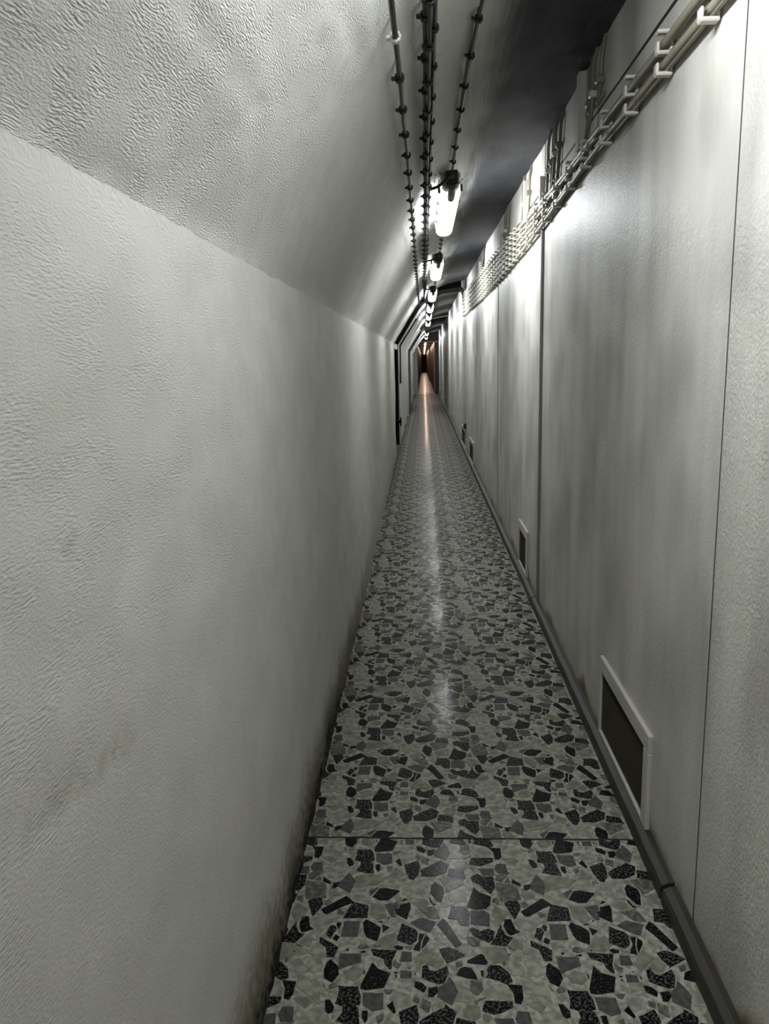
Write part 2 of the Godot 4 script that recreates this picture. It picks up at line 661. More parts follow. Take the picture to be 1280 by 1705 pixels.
func build_vault() -> void:
	var c := setting("ceiling", "curved plaster vault that rises from the left wall and darkens towards the partition")
	var back := func(z: float, s: float) -> Vector3:
		var p := arch(z, s) - arch_normal(z, s) * 0.25
		return Vector3(p.x, p.y, z)
	var uv := func(z: float, s: float) -> Vector2: return Vector2(z * 0.85 - s * 0.1, s * 1.73 * 0.9 + z * 0.06)
	var none := func(z: float, s: float) -> Vector2: return Vector2(z / 5.0, clampf((arch(z, s).x + 0.5) / 1.5, 0.004, 0.99))
	var zs := stations(4.4, -12.62, 0.025, 0.22)
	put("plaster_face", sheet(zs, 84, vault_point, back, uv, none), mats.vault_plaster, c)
	zs = stations(-14.1, -35.5, 0.2, 0.4)
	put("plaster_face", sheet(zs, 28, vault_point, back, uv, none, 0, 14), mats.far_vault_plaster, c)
	put("dark_face", sheet(zs, 28, vault_point, back, uv, none, 14, 28), mats.far_vault_dark, c)  # upper half of the far vault in one even dark tone
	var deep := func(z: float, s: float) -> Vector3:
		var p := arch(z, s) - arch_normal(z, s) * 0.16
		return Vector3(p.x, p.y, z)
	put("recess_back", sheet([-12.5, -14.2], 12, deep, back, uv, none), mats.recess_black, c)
	var liner := begin()
	liner.set_smooth_group(-1)
	for k in 24:
		var s0 := 0.012 + 0.98 * k / 24.0
		var s1 := 0.012 + 0.98 * (k + 1) / 24.0
		var i0 := arch(-14.08, s0) + arch_normal(-14.08, s0) * 0.012
		var i1 := arch(-14.08, s1) + arch_normal(-14.08, s1) * 0.012
		var o0 := arch(-14.08, s0) - arch_normal(-14.08, s0) * 0.17
		var o1 := arch(-14.08, s1) - arch_normal(-14.08, s1) * 0.17
		for z in [-14.07, -14.09]:
			face(liner, [Vector3(i0.x, i0.y, z), Vector3(o0.x, o0.y, z), Vector3(o1.x, o1.y, z), Vector3(i1.x, i1.y, z)], Vector3(0, 0, 1 if z > -14.08 else -1))
	put("recess_edge", done(liner), mats.recess_black, c)
	# arch ribs of the farther bays
	var n := 0
	for r in [[-14.16, 0.12, 0.03, "far_plaster"], [-15.3, 0.05, 0.03, "recess_black"], [-15.9, 0.16, 0.032, "far_plaster"], [-16.8, 0.22, 0.035, "far_plaster"], [-18.8, 0.22, 0.04, "far_plaster"], [-21.5, 0.25, 0.045, "far_plaster"], [-25.0, 0.3, 0.05, "far_plaster"], [-29.5, 0.3, 0.055, "far_plaster"]]:
		n += 1
		var st := begin()
		st.set_smooth_group(-1)
		var inner := []
		var outer := []
		for k in 5:
			inner.append(Vector2(left_x(r[0]) + r[2], crease_y(r[0]) * k / 5.0))
			outer.append(Vector2(left_x(r[0]) - 0.05, crease_y(r[0]) * k / 5.0))
		for k in 15:
			var s := 0.012 + k * (0.36 if n != 2 else 0.33) / 14.0
			inner.append(arch(r[0], s) + arch_normal(r[0], s) * r[2])
			outer.append(arch(r[0], s) - arch_normal(r[0], s) * 0.05)
		var z0: float = r[0] + r[1] / 2.0
		var z1: float = r[0] - r[1] / 2.0
		var v := func(p: Vector2, z: float) -> Vector3: return Vector3(p.x, p.y, z)
		for k in inner.size() - 1:
			if n == 2 and k < 3:
				continue
			quad(st, v.call(inner[k], z0), v.call(inner[k], z1), v.call(inner[k + 1], z1), v.call(inner[k + 1], z0))
			quad(st, v.call(outer[k], z0), v.call(inner[k], z0), v.call(inner[k + 1], z0), v.call(outer[k + 1], z0))
			quad(st, v.call(inner[k], z1), v.call(outer[k], z1), v.call(outer[k + 1], z1), v.call(inner[k + 1], z1))
		var t := put("trim_%d" % n, done(st), mats[r[3]])
		t.set_meta("kind", "structure")


# ------------------------------------------------------------------ the floor
func chip(kind: String, xy: Array) -> void:
	var p := PackedVector2Array()
	for i in range(0, xy.size(), 2):
		p.append(Vector2(xy[i], xy[i + 1]) / 1000.0)
	chip_shapes.append([kind, p])


func lay_chip(v: PackedVector3Array, n: PackedVector3Array, outline: PackedVector2Array, y: float) -> void:
	var index := Geometry2D.triangulate_polygon(outline)
	if index.is_empty():
		return
	var inset := Geometry2D.offset_polygon(outline, -0.0007)
	var top := outline
	if inset.size() == 1 and inset[0].size() == outline.size():
		top = inset[0]
		index = Geometry2D.triangulate_polygon(top)
	for i in range(0, index.size(), 3):
		var a := Vector3(top[index[i]].x, y, top[index[i]].y)
		var b := Vector3(top[index[i + 1]].x, y, top[index[i + 1]].y)
		var c := Vector3(top[index[i + 2]].x, y, top[index[i + 2]].y)
		if (b - a).cross(c - a).y > 0:
			v.append_array([a, c, b])
		else:
			v.append_array([a, b, c])
		n.append_array([Vector3.UP, Vector3.UP, Vector3.UP])
	var turn := 1.0 if Geometry2D.is_polygon_clockwise(top) else -1.0
	for i in top.size():
		var p := top[i]
		var q := top[(i + 1) % top.size()]
		var d := (q - p).normalized()
		var o := Vector3(-d.y * turn, 0, d.x * turn)
		var flat := Vector2(o.x, o.z) * 0.0006
		var a := Vector3(p.x, y, p.y)
		var b := Vector3(q.x, y, q.y)
		var e := Vector3(q.x + flat.x, -0.002, q.y + flat.y)
		var f := Vector3(p.x + flat.x, -0.002, p.y + flat.y)
		if (b - a).cross(e - a).dot(o) > 0:
			v.append_array([a, e, b, a, f, e])
		else:
			v.append_array([a, b, e, a, e, f])
		for k in 6:
			n.append((o + Vector3.UP * 0.3).normalized())


func chip_mesh(v: PackedVector3Array, n: PackedVector3Array, into: ArrayMesh = null) -> ArrayMesh:
	var arrays := []
	arrays.resize(Mesh.ARRAY_MAX)
	arrays[Mesh.ARRAY_VERTEX] = v
	arrays[Mesh.ARRAY_NORMAL] = n
	var m := into if into else ArrayMesh.new()
	m.add_surface_from_arrays(Mesh.PRIMITIVE_TRIANGLES, arrays)
	return m


func build_floor() -> void:
	var f := setting("floor", "grey floor laid with black, grey and pale broken stone mosaic")
	var st := begin()
	block(st, Vector3(0.1, -0.06, -16.0), Vector3(1.8, 0.12, 41.0), 0.0)
	put("bed", done(st), mats.floor_mortar, f)
	st = begin()
	block(st, Vector3(0.1, -0.06, -74.0), Vector3(1.8, 0.12, 75.0), 0.0)
	put("far_bed", done(st), mats.far_floor, f)
	var rng := RandomNumberGenerator.new()
	rng.seed = 4
	# every chip of the repeat, laid over both sheets and cut at the seam and the walls
	var near := PackedVector2Array([Vector2(-0.46, SEAM_Z + 0.002), Vector2(0.70, SEAM_Z + 0.002), Vector2(0.70, 4.4), Vector2(-0.46, 4.4)])
	var beyond := PackedVector2Array([Vector2(-0.50, -8.0), Vector2(0.70, -8.0), Vector2(0.70, SEAM_Z - 0.004), Vector2(-0.50, SEAM_Z - 0.004)])
	var laid := []
	for sheet_number in 2:
		var origin := Vector2(-0.187, -2.073) if sheet_number == 0 else Vector2(-0.2118, -2.353)
		var rows := range(-1, 3) if sheet_number == 0 else range(-11, 1)
		for row in rows:
			for column in range(-2, 3):
				for c in chip_shapes:
					var p := PackedVector2Array()
					for q in c[1]:
						p.append(q + origin + Vector2(column * PERIOD_X, row * PERIOD_Z))
					for cut in Geometry2D.intersect_polygons(p, near if sheet_number == 0 else beyond):
						var mid := Vector2.ZERO
						for q in cut:
							mid += q
						mid /= cut.size()
						if mid.y > -1.25 or mid.x < -0.42 or mid.x > 0.66:
							continue
						var area := 0.0
						for i in cut.size():
							area += cut[i].cross(cut[(i + 1) % cut.size()]) / 2.0
						if absf(area) > 0.00002:
							laid.append([absf(area) / pow(-mid.y, 3.0), c[0], cut, mid])
	laid.sort_custom(func(a, b): return a[0] > b[0])
	var rest := {}
	for i in laid.size():
		var kind: String = laid[i][1]
		var y := 0.0010 + 0.0005 * rng.randf()
		if i < 300:
			var v := PackedVector3Array()
			var n := PackedVector3Array()
			var mid: Vector2 = laid[i][3]
			var moved := PackedVector2Array()
			for q in laid[i][2]:
				moved.append(q - mid)
			lay_chip(v, n, moved, y)
			if v.is_empty():
				continue
			var o := put("stone_chip", chip_mesh(v, n), mats["chip_" + kind], f)
			o.position = Vector3(mid.x, 0, mid.y)
		else:
			if not rest.has(kind):
				rest[kind] = [PackedVector3Array(), PackedVector3Array()]
			lay_chip(rest[kind][0], rest[kind][1], laid[i][2], y)
	var joined := ArrayMesh.new()
	for kind in rest:
		chip_mesh(rest[kind][0], rest[kind][1], joined)
		joined.surface_set_material(joined.get_surface_count() - 1, mats["chip_" + kind])
	put("stone_chips", joined, null, f).set_meta("kind", "stuff")
	# the same repeat farther off
	var motif := ArrayMesh.new()
	var kinds := {}
	for c in chip_shapes:
		if not kinds.has(c[0]):
			kinds[c[0]] = [PackedVector3Array(), PackedVector3Array()]
		lay_chip(kinds[c[0]][0], kinds[c[0]][1], c[1], 0.0012)
	for kind in kinds:
		chip_mesh(kinds[kind][0], kinds[kind][1], motif)
		motif.surface_set_material(motif.get_surface_count() - 1, mats["chip_" + kind])
	var spots := []
	for row in 51:
		for column in range(-1, 2):
			spots.append(Vector3(-0.2118 + column * PERIOD_X, 0, -2.353 - (11 + row) * PERIOD_Z))
	var many := MultiMesh.new()
	many.transform_format = MultiMesh.TRANSFORM_3D
	many.mesh = motif
	many.instance_count = spots.size()
	for i in spots.size():
		many.set_instance_transform(i, Transform3D(Basis.IDENTITY, spots[i]))
	var o := MultiMeshInstance3D.new()
	o.name = "far_stone_chips"
	o.multimesh = many
	o.set_meta("kind", "stuff")
	f.add_child(o, true)
	# the lifted seam between the two sheets
	st = begin()
	var edge := []
	for i in 41:
		var x := -0.44 + 1.10 * i / 40.0
		edge.append(Vector3(x, 0.0004 + 0.0022 * absf(rough_noise.get_noise_1d(x * 9.0)), SEAM_Z + 0.004 * rough_noise.get_noise_1d(x * 7.0 + 30.0)))
	tube(st, edge, 0.0030, 6)
	put("seam_lip", done(st), mats.joint_dark, f)


# ------------------------------------------------------------------ the partition
const JOINTS := [3.65, 0.93, -1.80, -4.535, -7.20, -9.95, -12.6, -15.0, -16.75, -19.6, -22.3, -25.0, -27.7, -30.4, -33.1, -35.5]


func top_y(z: float) -> float:
	return lerpf(2.76, 2.90, far_share(z))


func board(st: SurfaceTool, z0: float, z1: float, y0: float, y1: float, x: float, thick: float, bevel: float) -> void:
	st.set_smooth_group(-1)
	var uv := func(p: Vector3) -> Array: return [Vector2(p.z, p.y), Vector2(p.z * 0.55, p.y * 0.35)]
	var ring := [Vector3(x, y0 + bevel, z0 - bevel), Vector3(x, y0 + bevel, z1 + bevel), Vector3(x, y1 - bevel, z1 + bevel), Vector3(x, y1 - bevel, z0 - bevel)]
	var rim := [Vector3(x + bevel, y0, z0), Vector3(x + bevel, y0, z1), Vector3(x + bevel, y1, z1), Vector3(x + bevel, y1, z0)]
	var back := []
	for p in rim:
		back.append(p + Vector3(thick, 0, 0))
	var add := func(a: Vector3, b: Vector3, c: Vector3, d: Vector3) -> void:
		for p in [a, c, b, a, d, c]:
			var t: Array = uv.call(p)
			st.set_uv(t[0])
			st.set_uv2(t[1])
			st.add_vertex(p)
	add.call(ring[3], ring[2], ring[1], ring[0])
	for k in 4:
		var m := (k + 1) % 4
		add.call(ring[k], ring[m], rim[m], rim[k])
		add.call(rim[k], rim[m], back[m], back[k])
	add.call(back[0], back[1], back[2], back[3])


func build_right_wall() -> void:
	var w := setting("wall_right", "white painted boarded partition along the right, jointed from floor to cables")
	var st := begin()
	block(st, Vector3(0.782, 1.55, -15.55), Vector3(0.20, 3.1, 39.9), 0.0)
	put("joint_backing", done(st), mats.joint_dark, w)
	for i in JOINTS.size() - 1:
		var gap0: float = 0.030 if i == 3 else (0.05 if i == 8 else 0.011)
		var gap1: float = 0.030 if i + 1 == 3 else (0.05 if i + 1 == 8 else 0.011)
		st = begin()
		board(st, JOINTS[i] - gap0 / 2.0, JOINTS[i + 1] + gap1 / 2.0, 0.0, 2.412, 0.68, 0.03, 0.0006)
		put("panel", done(st), mats.stippled_paint if i == 1 else mats.board_paint, w)
		st = begin()
		board(st, JOINTS[i] - gap0 / 2.0, JOINTS[i + 1] + gap1 / 2.0, 2.426, top_y(JOINTS[i + 1]), 0.680, 0.03, 0.0004)
		put("fascia_board", done(st), mats.board_paint, w)
	# the strip let into the wide joint, and the bead on the next one
	st = begin()
	block(st, Vector3(0.678, 1.12, -4.535), Vector3(0.030, 2.16, 0.022), 0.004)
	put("joint_strip", done(st), mats.batten_grey, w)
	st = begin()
	block(st, Vector3(0.679, 1.1, -7.20), Vector3(0.008, 2.2, 0.016), 0.003)
	put("joint_strip", done(st), mats.board_paint, w)
	st = begin()
	block(st, Vector3(0.14, 1.5, 4.45), Vector3(1.5, 3.2, 0.1), 0.0)
	put("wall_back", done(st), mats.far_plaster).set_meta("kind", "structure")


func build_far_end() -> void:
	var w := setting("wall_end", "far portal wall with a band over its opening, its brown painted in for warm light")
	var st := begin()
	block(st, Vector3(-0.485, 1.3, -35.6), Vector3(0.43, 2.6, 0.2), 0.005)
	put("pier", done(st), mats.grey_paint, w)
	st = begin()
	block(st, Vector3(0.10, 2.85, -35.6), Vector3(1.8, 1.06, 0.2), 0.005)
	put("header", done(st), mats.warm_brown, w)  # brown here stands in for warm light on the distant dark ceiling
	st = begin()
	block(st, Vector3(0.20, 2.31, -35.58), Vector3(1.0, 0.06, 0.24), 0.005)
	put("lintel", done(st), mats.grey_paint, w)
	st = begin()
	block(st, Vector3(0.80, 1.3, -35.6), Vector3(0.22, 2.6, 0.2), 0.005)
	put("pier", done(st), mats.grey_paint, w)
	var d := setting("door_1", "dark blue-green door leaf standing open at the right of the far portal")
	st = begin()
	block(st, Vector3(0.595, 1.14, -35.42), Vector3(0.185, 2.28, 0.045), 0.004)
	put("leaf", done(st), mats.teal_paint, d)
	st = begin()
	tube(st, [Vector3(0.54, 1.05, -35.40), Vector3(0.54, 1.05, -35.36), Vector3(0.60, 1.05, -35.36)], 0.008, 6)
	put("handle", done(st), mats.steel, d)
	var far := setting("wall_far", "warm lit passage beyond the portal with rose and brown walls")
	st = begin()
	block(st, Vector3(-0.40, 1.2, -73.0), Vector3(0.2, 2.4, 74.6), 0.0)
	put("brown_side", done(st), mats.warm_brown, far)
	st = begin()
	block(st, Vector3(0.60, 1.2, -46.0), Vector3(0.22, 2.4, 20.6), 0.0)
	block(st, Vector3(0.52, 1.2, -83.0), Vector3(0.22, 2.4, 53.0), 0.0)
	put("rose_side", done(st), mats.rose_paint, far)
	st = begin()
	block(st, Vector3(0.1, 2.42, -73.0), Vector3(1.4, 0.1, 74.6), 0.0)
	put("passage_ceiling", done(st), mats.warm_brown, far)
	st = begin()
	block(st, Vector3(0.1, 1.2, -110.2), Vector3(1.4, 2.5, 0.2), 0.0)
	put("passage_end", done(st), mats.warm_brown, far)
	for k in 10:
		var z := -38.0 - 7.0 * k
		var t := thing("bulb_lamp", ["first", "second", "third", "fourth", "fifth", "sixth", "seventh", "eighth", "ninth", "last"][k] + " warm bulb along the rose passage beyond the portal", "lamp", Vector3(0.1, 2.37, z))
		st = begin()
		block(st, Vector3(0, -0.015, 0), Vector3(0.10, 0.03, 0.10), 0.01)
		put("base", done(st), mats.housing_grey, t)
		var s := SphereMesh.new()
		s.radius = 0.045
		s.height = 0.10
		s.radial_segments = 16
		s.rings = 8
		put("bulb", s, mats.bulb_glow, t).position = Vector3(0, -0.075, 0)
		var l := OmniLight3D.new()
		l.name = "bulb_light"
		l.light_color = Color(1.0, 0.86, 0.76)
		l.light_energy = BULB
		l.light_size = 0.04
		l.omni_range = 20.0
		l.omni_attenuation = 2.0
		l.shadow_enabled = true
		l.position = Vector3(0, -0.075, 0)
		t.add_child(l, true)


func build_skirting() -> void:
	var b := setting("baseboard_right", "worn dark brown wooden skirting at the foot of the right partition")
	for span in [[4.2, -1.93], [-1.945, -4.60], [-4.615, -9.0], [-9.01, -16.7], [-16.8, -35.4]]:
		var st := begin()
		st.set_smooth_group(-1)
		var prev := []
		var zs := stations(span[0], span[1], 0.09, 0.5)
		for i in zs.size():
			var z: float = zs[i]
			var wob := 0.0025 * rough_noise.get_noise_1d(z * 6.0)
			var ring := [Vector3(0.70, -0.005, z), Vector3(0.640 + wob, -0.005, z), Vector3(0.640 + wob, 0.034, z), Vector3(0.646 + wob, 0.044 + wob, z), Vector3(0.664, 0.052 + wob, z), Vector3(0.70, 0.052, z)]
			if prev:
				for k in 6:
					var m := (k + 1) % 6
					quad(st, prev[k], prev[m], ring[m], ring[k])
			else:
				face(st, ring, Vector3(0, 0, 1))
			prev = ring
		face(st, prev, Vector3(0, 0, -1))
		put("board", done(st), mats.skirting_brown, b)
	b = setting("baseboard_left", "blackened crumbling upstand where the left wall meets the floor")
	for span in [[0.5, -3.35], [-3.36, -12.6]]:
		var st := begin()
		st.set_smooth_group(0)
		var prev := []
		for z in stations(span[0], span[1], 0.03, 0.15):
			var wet := smoothstep(-3.6, -2.6, z)
			var h: float = lerpf(0.006, 0.016, wet) * (1.0 + 0.8 * rough_noise.get_noise_1d(z * 5.0))
			var d: float = lerpf(0.004, 0.009, wet) * (1.0 + 0.6 * rough_noise.get_noise_1d(z * 11.0 + 5.0))
			var x := left_x(z) + 0.005
			var ring := [Vector3(x + d, -0.003, z), Vector3(x + d * 0.8, h * 0.5, z), Vector3(x - 0.002, h, z), Vector3(x - 0.03, h * 0.9, z)]
			if prev:
				for k in 3:
					quad(st, prev[k], ring[k], ring[k + 1], prev[k + 1])
			prev = ring
		put("upstand", done(st), mats.skirting_mould if span[0] > 0 else mats.skirting_brown, b)


# ------------------------------------------------------------------ batten lamps
const LAMP_LONG := 1.52
const ORDINAL := ["last lamp behind the camera", "lamp just overhead at the top edge", "largest and nearest batten lamp in view", "second batten lamp down the corridor", "third batten lamp down the corridor", "fourth batten lamp down the corridor", "fifth batten lamp down the corridor", "sixth batten lamp down the corridor", "seventh batten lamp, far off alone", "eighth batten lamp, smallest and just before the portal"]


func lens_mesh(wide: float, deep: float, long: float) -> ArrayMesh:
	var st := begin()
	st.set_smooth_group(0)
	var rings := []
	var half := long / 2.0
	for i in 29:
		var t := -1.0 + 2.0 * i / 28.0
		var z := half * sin(t * PI / 2.0) if absf(t) > 0.0 else 0.0
		var left := half - absf(z)
		var k := sqrt(clampf(1.0 - pow(maxf(0.0, 1.0 - left / 0.055), 2.0), 0.0004, 1.0))
		var ring := []
		for j in 13:
			var a := PI * j / 12.0
			var c := cos(a)
			var s := sin(a)
			ring.append(Vector3(wide / 2.0 * k * signf(c) * pow(absf(c), 0.7), -deep * (0.35 + 0.65 * k) * pow(s, 0.8), z))
		rings.append(ring)
	for i in 28:
		for j in 12:
			quad(st, rings[i][j], rings[i][j + 1], rings[i + 1][j + 1], rings[i + 1][j])
	return done(st)


func build_lamps() -> void:
	var lens := lens_mesh(0.124, 0.066, LAMP_LONG - 0.13)
	var starts := [2.7, -0.46, -4.30, -7.50, -10.75, -13.6, -16.4, -19.6, -27.5, -32.5]
	for i in starts.size():
		var z: float = starts[i] - LAMP_LONG / 2.0
		var k := clampf((-z - 4.0) / 12.0, 0.0, 1.0)
		var at := Vector3(lerpf(0.157, 0.125, k), 2.466 + 0.02 * k, z)
		var t := thing("batten_lamp", "white glowing " + ORDINAL[i] + " below the vault", "lamp", at, "batten lamps along the vault")
		t.rotation = Vector3(0, 0, -deg_to_rad(LAMP_TURN))
		var st := begin()
		block(st, Vector3(0, -0.02, 0), Vector3(0.102, 0.038, LAMP_LONG - 0.03), 0.008)
		put("housing", done(st), mats.housing_grey, t)
		st = begin()
		for s in [-1.0, 1.0]:
			block(st, Vector3(s * 0.061, -0.039, 0), Vector3(0.008, 0.010, LAMP_LONG - 0.07), 0.003)
		put("rim", done(st), mats.duct_white, t)
		var g := put("diffuser", lens, mats.lamp_glow, t)
		g.position = Vector3(0, -0.038, -0.065)
		for s in [-1.0, 1.0]:
			for c in 5:
				st = begin()
				block(st, Vector3(s * 0.060, -0.052, -0.62 + 0.31 * c), Vector3(0.014, 0.050, 0.026), 0.003)
				put("latch", done(st), mats.end_plate, t)
		var near := LAMP_LONG / 2.0
		st = begin()
		block(st, Vector3(0.006, -0.034, near + 0.008), Vector3(0.064, 0.072, 0.016), 0.006)
		put("end_plate", done(st), mats.end_plate, t)
		st = begin()
		tube(st, [Vector3(0.006, -0.034, near + 0.014), Vector3(0.006, -0.034, near + 0.032)], 0.014, 8)
		put("gland", done(st), mats.holder_grey, t)
		st = begin()
		var holder := []
		for j in 9:
			holder.append(Vector3(0.003, -0.096 + 0.02 * smoothstep(0.3, 0.0, j / 8.0), near + 0.004 - 0.20 * j / 8.0))
		tube(st, holder, 0.021, 10)
		var tip := SphereMesh.new()
		tip.radius = 0.021
		tip.height = 0.042
		tip.radial_segments = 12
		tip.rings = 6
		put("lamp_holder", done(st), mats.holder_grey, t)
		put("holder_tip", tip, mats.holder_grey, t).position = holder[-1]
		st = begin()
		block(st, Vector3(0, -0.055, near - 0.065), Vector3(0.090, 0.050, 0.11), 0.018)
		put("end_cap", done(st), mats.housing_grey, t)
		# the supply lead comes over from the middle cables; in this lamp's own axes
		var mine := t.transform.affine_inverse()
		var from := under_vault(0.044, 0.035, z + near + 0.02)
		var gland := Vector3(0.006, -0.034, near + 0.030)
		st = begin()
		tube(st, smooth_path([mine * from, (mine * from).lerp(gland, 0.45) + Vector3(0, -0.012, 0.012), gland + Vector3(-0.012, 0, 0.014), gland], 0.012), 0.0085, 8)
		put("supply_lead", done(st), mats.cable_black, t)
		from = under_vault(0.042, 0.03, z - near + 0.12)
		st = begin()
		tube(st, smooth_path([mine * from, (mine * from).lerp(Vector3(-0.057, -0.02, -near + 0.12), 0.5) + Vector3(0, -0.01, 0), Vector3(-0.054, -0.022, -near + 0.12)], 0.015), 0.0035, 6)
		put("supply_lead", done(st), mats.cable_black, t)
		for h in [near - 0.02, near - 0.20]:
			var hook := under_vault(0.075, 0.004, z + h + 0.04)
			st = begin()
			tube(st, [Vector3(-0.052, -0.010, h), Vector3(-0.066, 0.020, h + 0.01), mine * hook], 0.0026, 6)
			put("hanger_wire", done(st), mats.steel, t)
		# the light that leaves through the diffuser
		if i == 1 and not OVERHEAD_ON:
			continue
		for face_turn in [-LEFT_TURN, 0.0, RIGHT_TURN]:
			var a := deg_to_rad(face_turn)
			var out := Vector3(sin(a), -cos(a), 0)
			var l := AreaLight3D.new()
			l.name = "lamp_light"
			l.area_size = Vector2(0.060, LAMP_LONG - 0.50)
			l.area_normalize_energy = true
			l.light_color = Color(0.972, 0.982, 1.0)
			l.light_energy = LAMP * (BOTTOM_SHARE if face_turn == 0.0 else (LEFT_SHARE if face_turn < 0.0 else RIGHT_SHARE))
			l.set("area_range", 12.0)
			l.shadow_enabled = true
			var up := -out
			l.transform = Transform3D(Basis(Vector3(0, 0, 1).cross(up).normalized(), Vector3(0, 0, 1), up), Vector3(out.x * 0.068, -0.060 + out.y * 0.050, -0.07))
			t.add_child(l, true)


# ------------------------------------------------------------------ cables under the vault
func spacer_mesh(radius: float, off: float) -> ArrayMesh:
	# local axes: z along the cable, y away from the masonry, origin on the cable's axis
	var st := begin()
	var reach := off + 0.008
	block(st, Vector3(0, -reach / 2.0 - radius * 0.4, 0), Vector3(0.013, reach - radius * 0.4, 0.015), 0.003)
	for k in 7:
		var a := deg_to_rad(-130.0 + 43.3 * k)
		var d := Vector3(sin(a), cos(a), 0)
		block(st, d * (radius + 0.0035), Vector3((radius + 0.004) * 0.86, 0.007, 0.017), 0.002, Basis(Vector3(0, 0, 1), -a))
	block(st, Vector3(radius + 0.010, 0.0, 0), Vector3(0.011, 0.009, 0.014), 0.002)
	return done(st)


func cable_slope(run: int, z: float) -> float:
	var t := clampf((-z - 1.4) / 1.6, 0.0, 1.0)
	match run:
		0: return lerpf(-0.080, -0.066, t)
		1: return lerpf(0.017, 0.022, t)
		2: return lerpf(0.032, 0.035, t)
		3: return lerpf(0.046, 0.048, t)
	return lerpf(0.165, 0.181, clampf((-z - 1.4) / 1.0, 0.0, 1.0)) - 0.012 * clampf((-z - 2.4) / 0.6, 0.0, 1.0)


func build_vault_cables() -> void:
	var says := [
		"single black cable clipped along the vault, leftmost of the runs overhead",
		"thick black cable on the left side of the middle bundle overhead",
		"thin black cable hanging lowest inside the middle bundle overhead",
		"black cable on the right side of the middle bundle overhead",
		"black cable run that meets the lamps, rightmost of the runs overhead",
	]
	var radii := [0.0068, 0.0075, 0.0052, 0.0062, 0.006]
	var offs := [0.036, 0.034, 0.052, 0.036, 0.024]
	var firsts := [-1.99, -2.14, -2.02, -2.00, -2.24]
	for run in 5:
		var points := []
		var z := 3.0
		while z > -12.75:
			var wob := 0.003 * noise.get_noise_2d(z * 2.0, run * 9.0)
			points.append(under_vault(cable_slope(run, z) + wob * 0.8, offs[run] + wob, z))
			z -= 0.06 if z < -0.5 else 0.2
		var st := begin()
		tube(st, points, radii[run], 8)
		tag(put("vault_cable", done(st), mats.cable_black), says[run], "cable", "black cables along the vault")
		var shape := spacer_mesh(radii[run], offs[run])
		z = firsts[run]
		var n := 0
		while z > -12.5:
			var at := under_vault(cable_slope(run, z), offs[run], z)
			var foot := under_vault(cable_slope(run, z), 0.0, z)
			var inward := (at - foot)
			inward.z = 0
			var pale := run == 0 and n == 0
			var o := put("cable_spacer", shape, mats.clip_white if pale else mats.clip_black)
			var y := inward.normalized()
			o.transform = Transform3D(Basis(y.cross(Vector3(0, 0, 1)), y, Vector3(0, 0, 1)), at)
			if pale:
				tag(o, "only white spacer clip on the leftmost overhead cable", "cable clip")
			else:
				var on: String = ["the leftmost cable", "the bundle's thick cable", "the bundle's thin cable", "the bundle's right cable", "the lamp cable"][run]
				var count: String = ["first", "second", "third", "fourth", "fifth", "sixth", "seventh"][mini(n, 6)]
				var part: String = "" if z > -3.8 else ("just beside the nearest batten lamp" if z > -5.9 else ("between the first two batten lamps" if z > -7.5 else "beyond the second batten lamp"))
				if part == "":
					tag(o, count + " clip from the top edge on " + on + " overhead", "cable clip", "clips on " + on)
				else:
					tag(o, "small black clip on " + on + " " + part, "cable clip", "clips " + part)
			n += 1
			z -= 0.275
	# the pale conduit beside the lamp run
	var p := []
	var zz := -2.5
	while zz > -4.2:
		p.append(under_vault(0.163, 0.012, zz))
		zz -= 0.06
	var s := begin()
	tube(s, p, 0.0045, 6)
	tag(put("thin_conduit", done(s), mats.cable_pale), "thin pale conduit lying beside the rightmost overhead cable", "conduit")


# ------------------------------------------------------------------ cables along the partition
func band_top(z: float) -> float:
	if z > -4.0:
		return 2.318
	return lerpf(2.318, 2.40, clampf((-z - 4.0) / 3.0, 0.0, 1.0)) + 0.12 * clampf((-z - 7.0) / 6.0, 0.0, 1.0)


func band_low(z: float) -> float:
	if z > -3.0:
		return 2.262
	if z > -5.0:
		return lerpf(2.262, 2.192, (-z - 3.0) / 2.0)
	return lerpf(2.192, 2.165, clampf((-z - 5.0) / 2.0, 0.0, 1.0)) + 0.03 * clampf((-z - 9.0) / 4.0, 0.0, 1.0)


func strap_mesh(count: int, pitch: float) -> ArrayMesh:
	# local axes: y up the wall, x away from it (towards the corridor is negative x)
	var st := begin()
	var tall := pitch * count
	block(st, Vector3(0.015, 0, 0), Vector3(0.008, tall, 0.024), 0.001)
	for k in count + 1:
		block(st, Vector3(-0.002, -tall / 2.0 + pitch * k, 0), Vector3(0.044, 0.010, 0.026), 0.003)
	for k in count:
		block(st, Vector3(-0.021, -tall / 2.0 + pitch * k + pitch * 0.24, 0), Vector3(0.008, pitch * 0.55, 0.026), 0.003)
	return done(st)


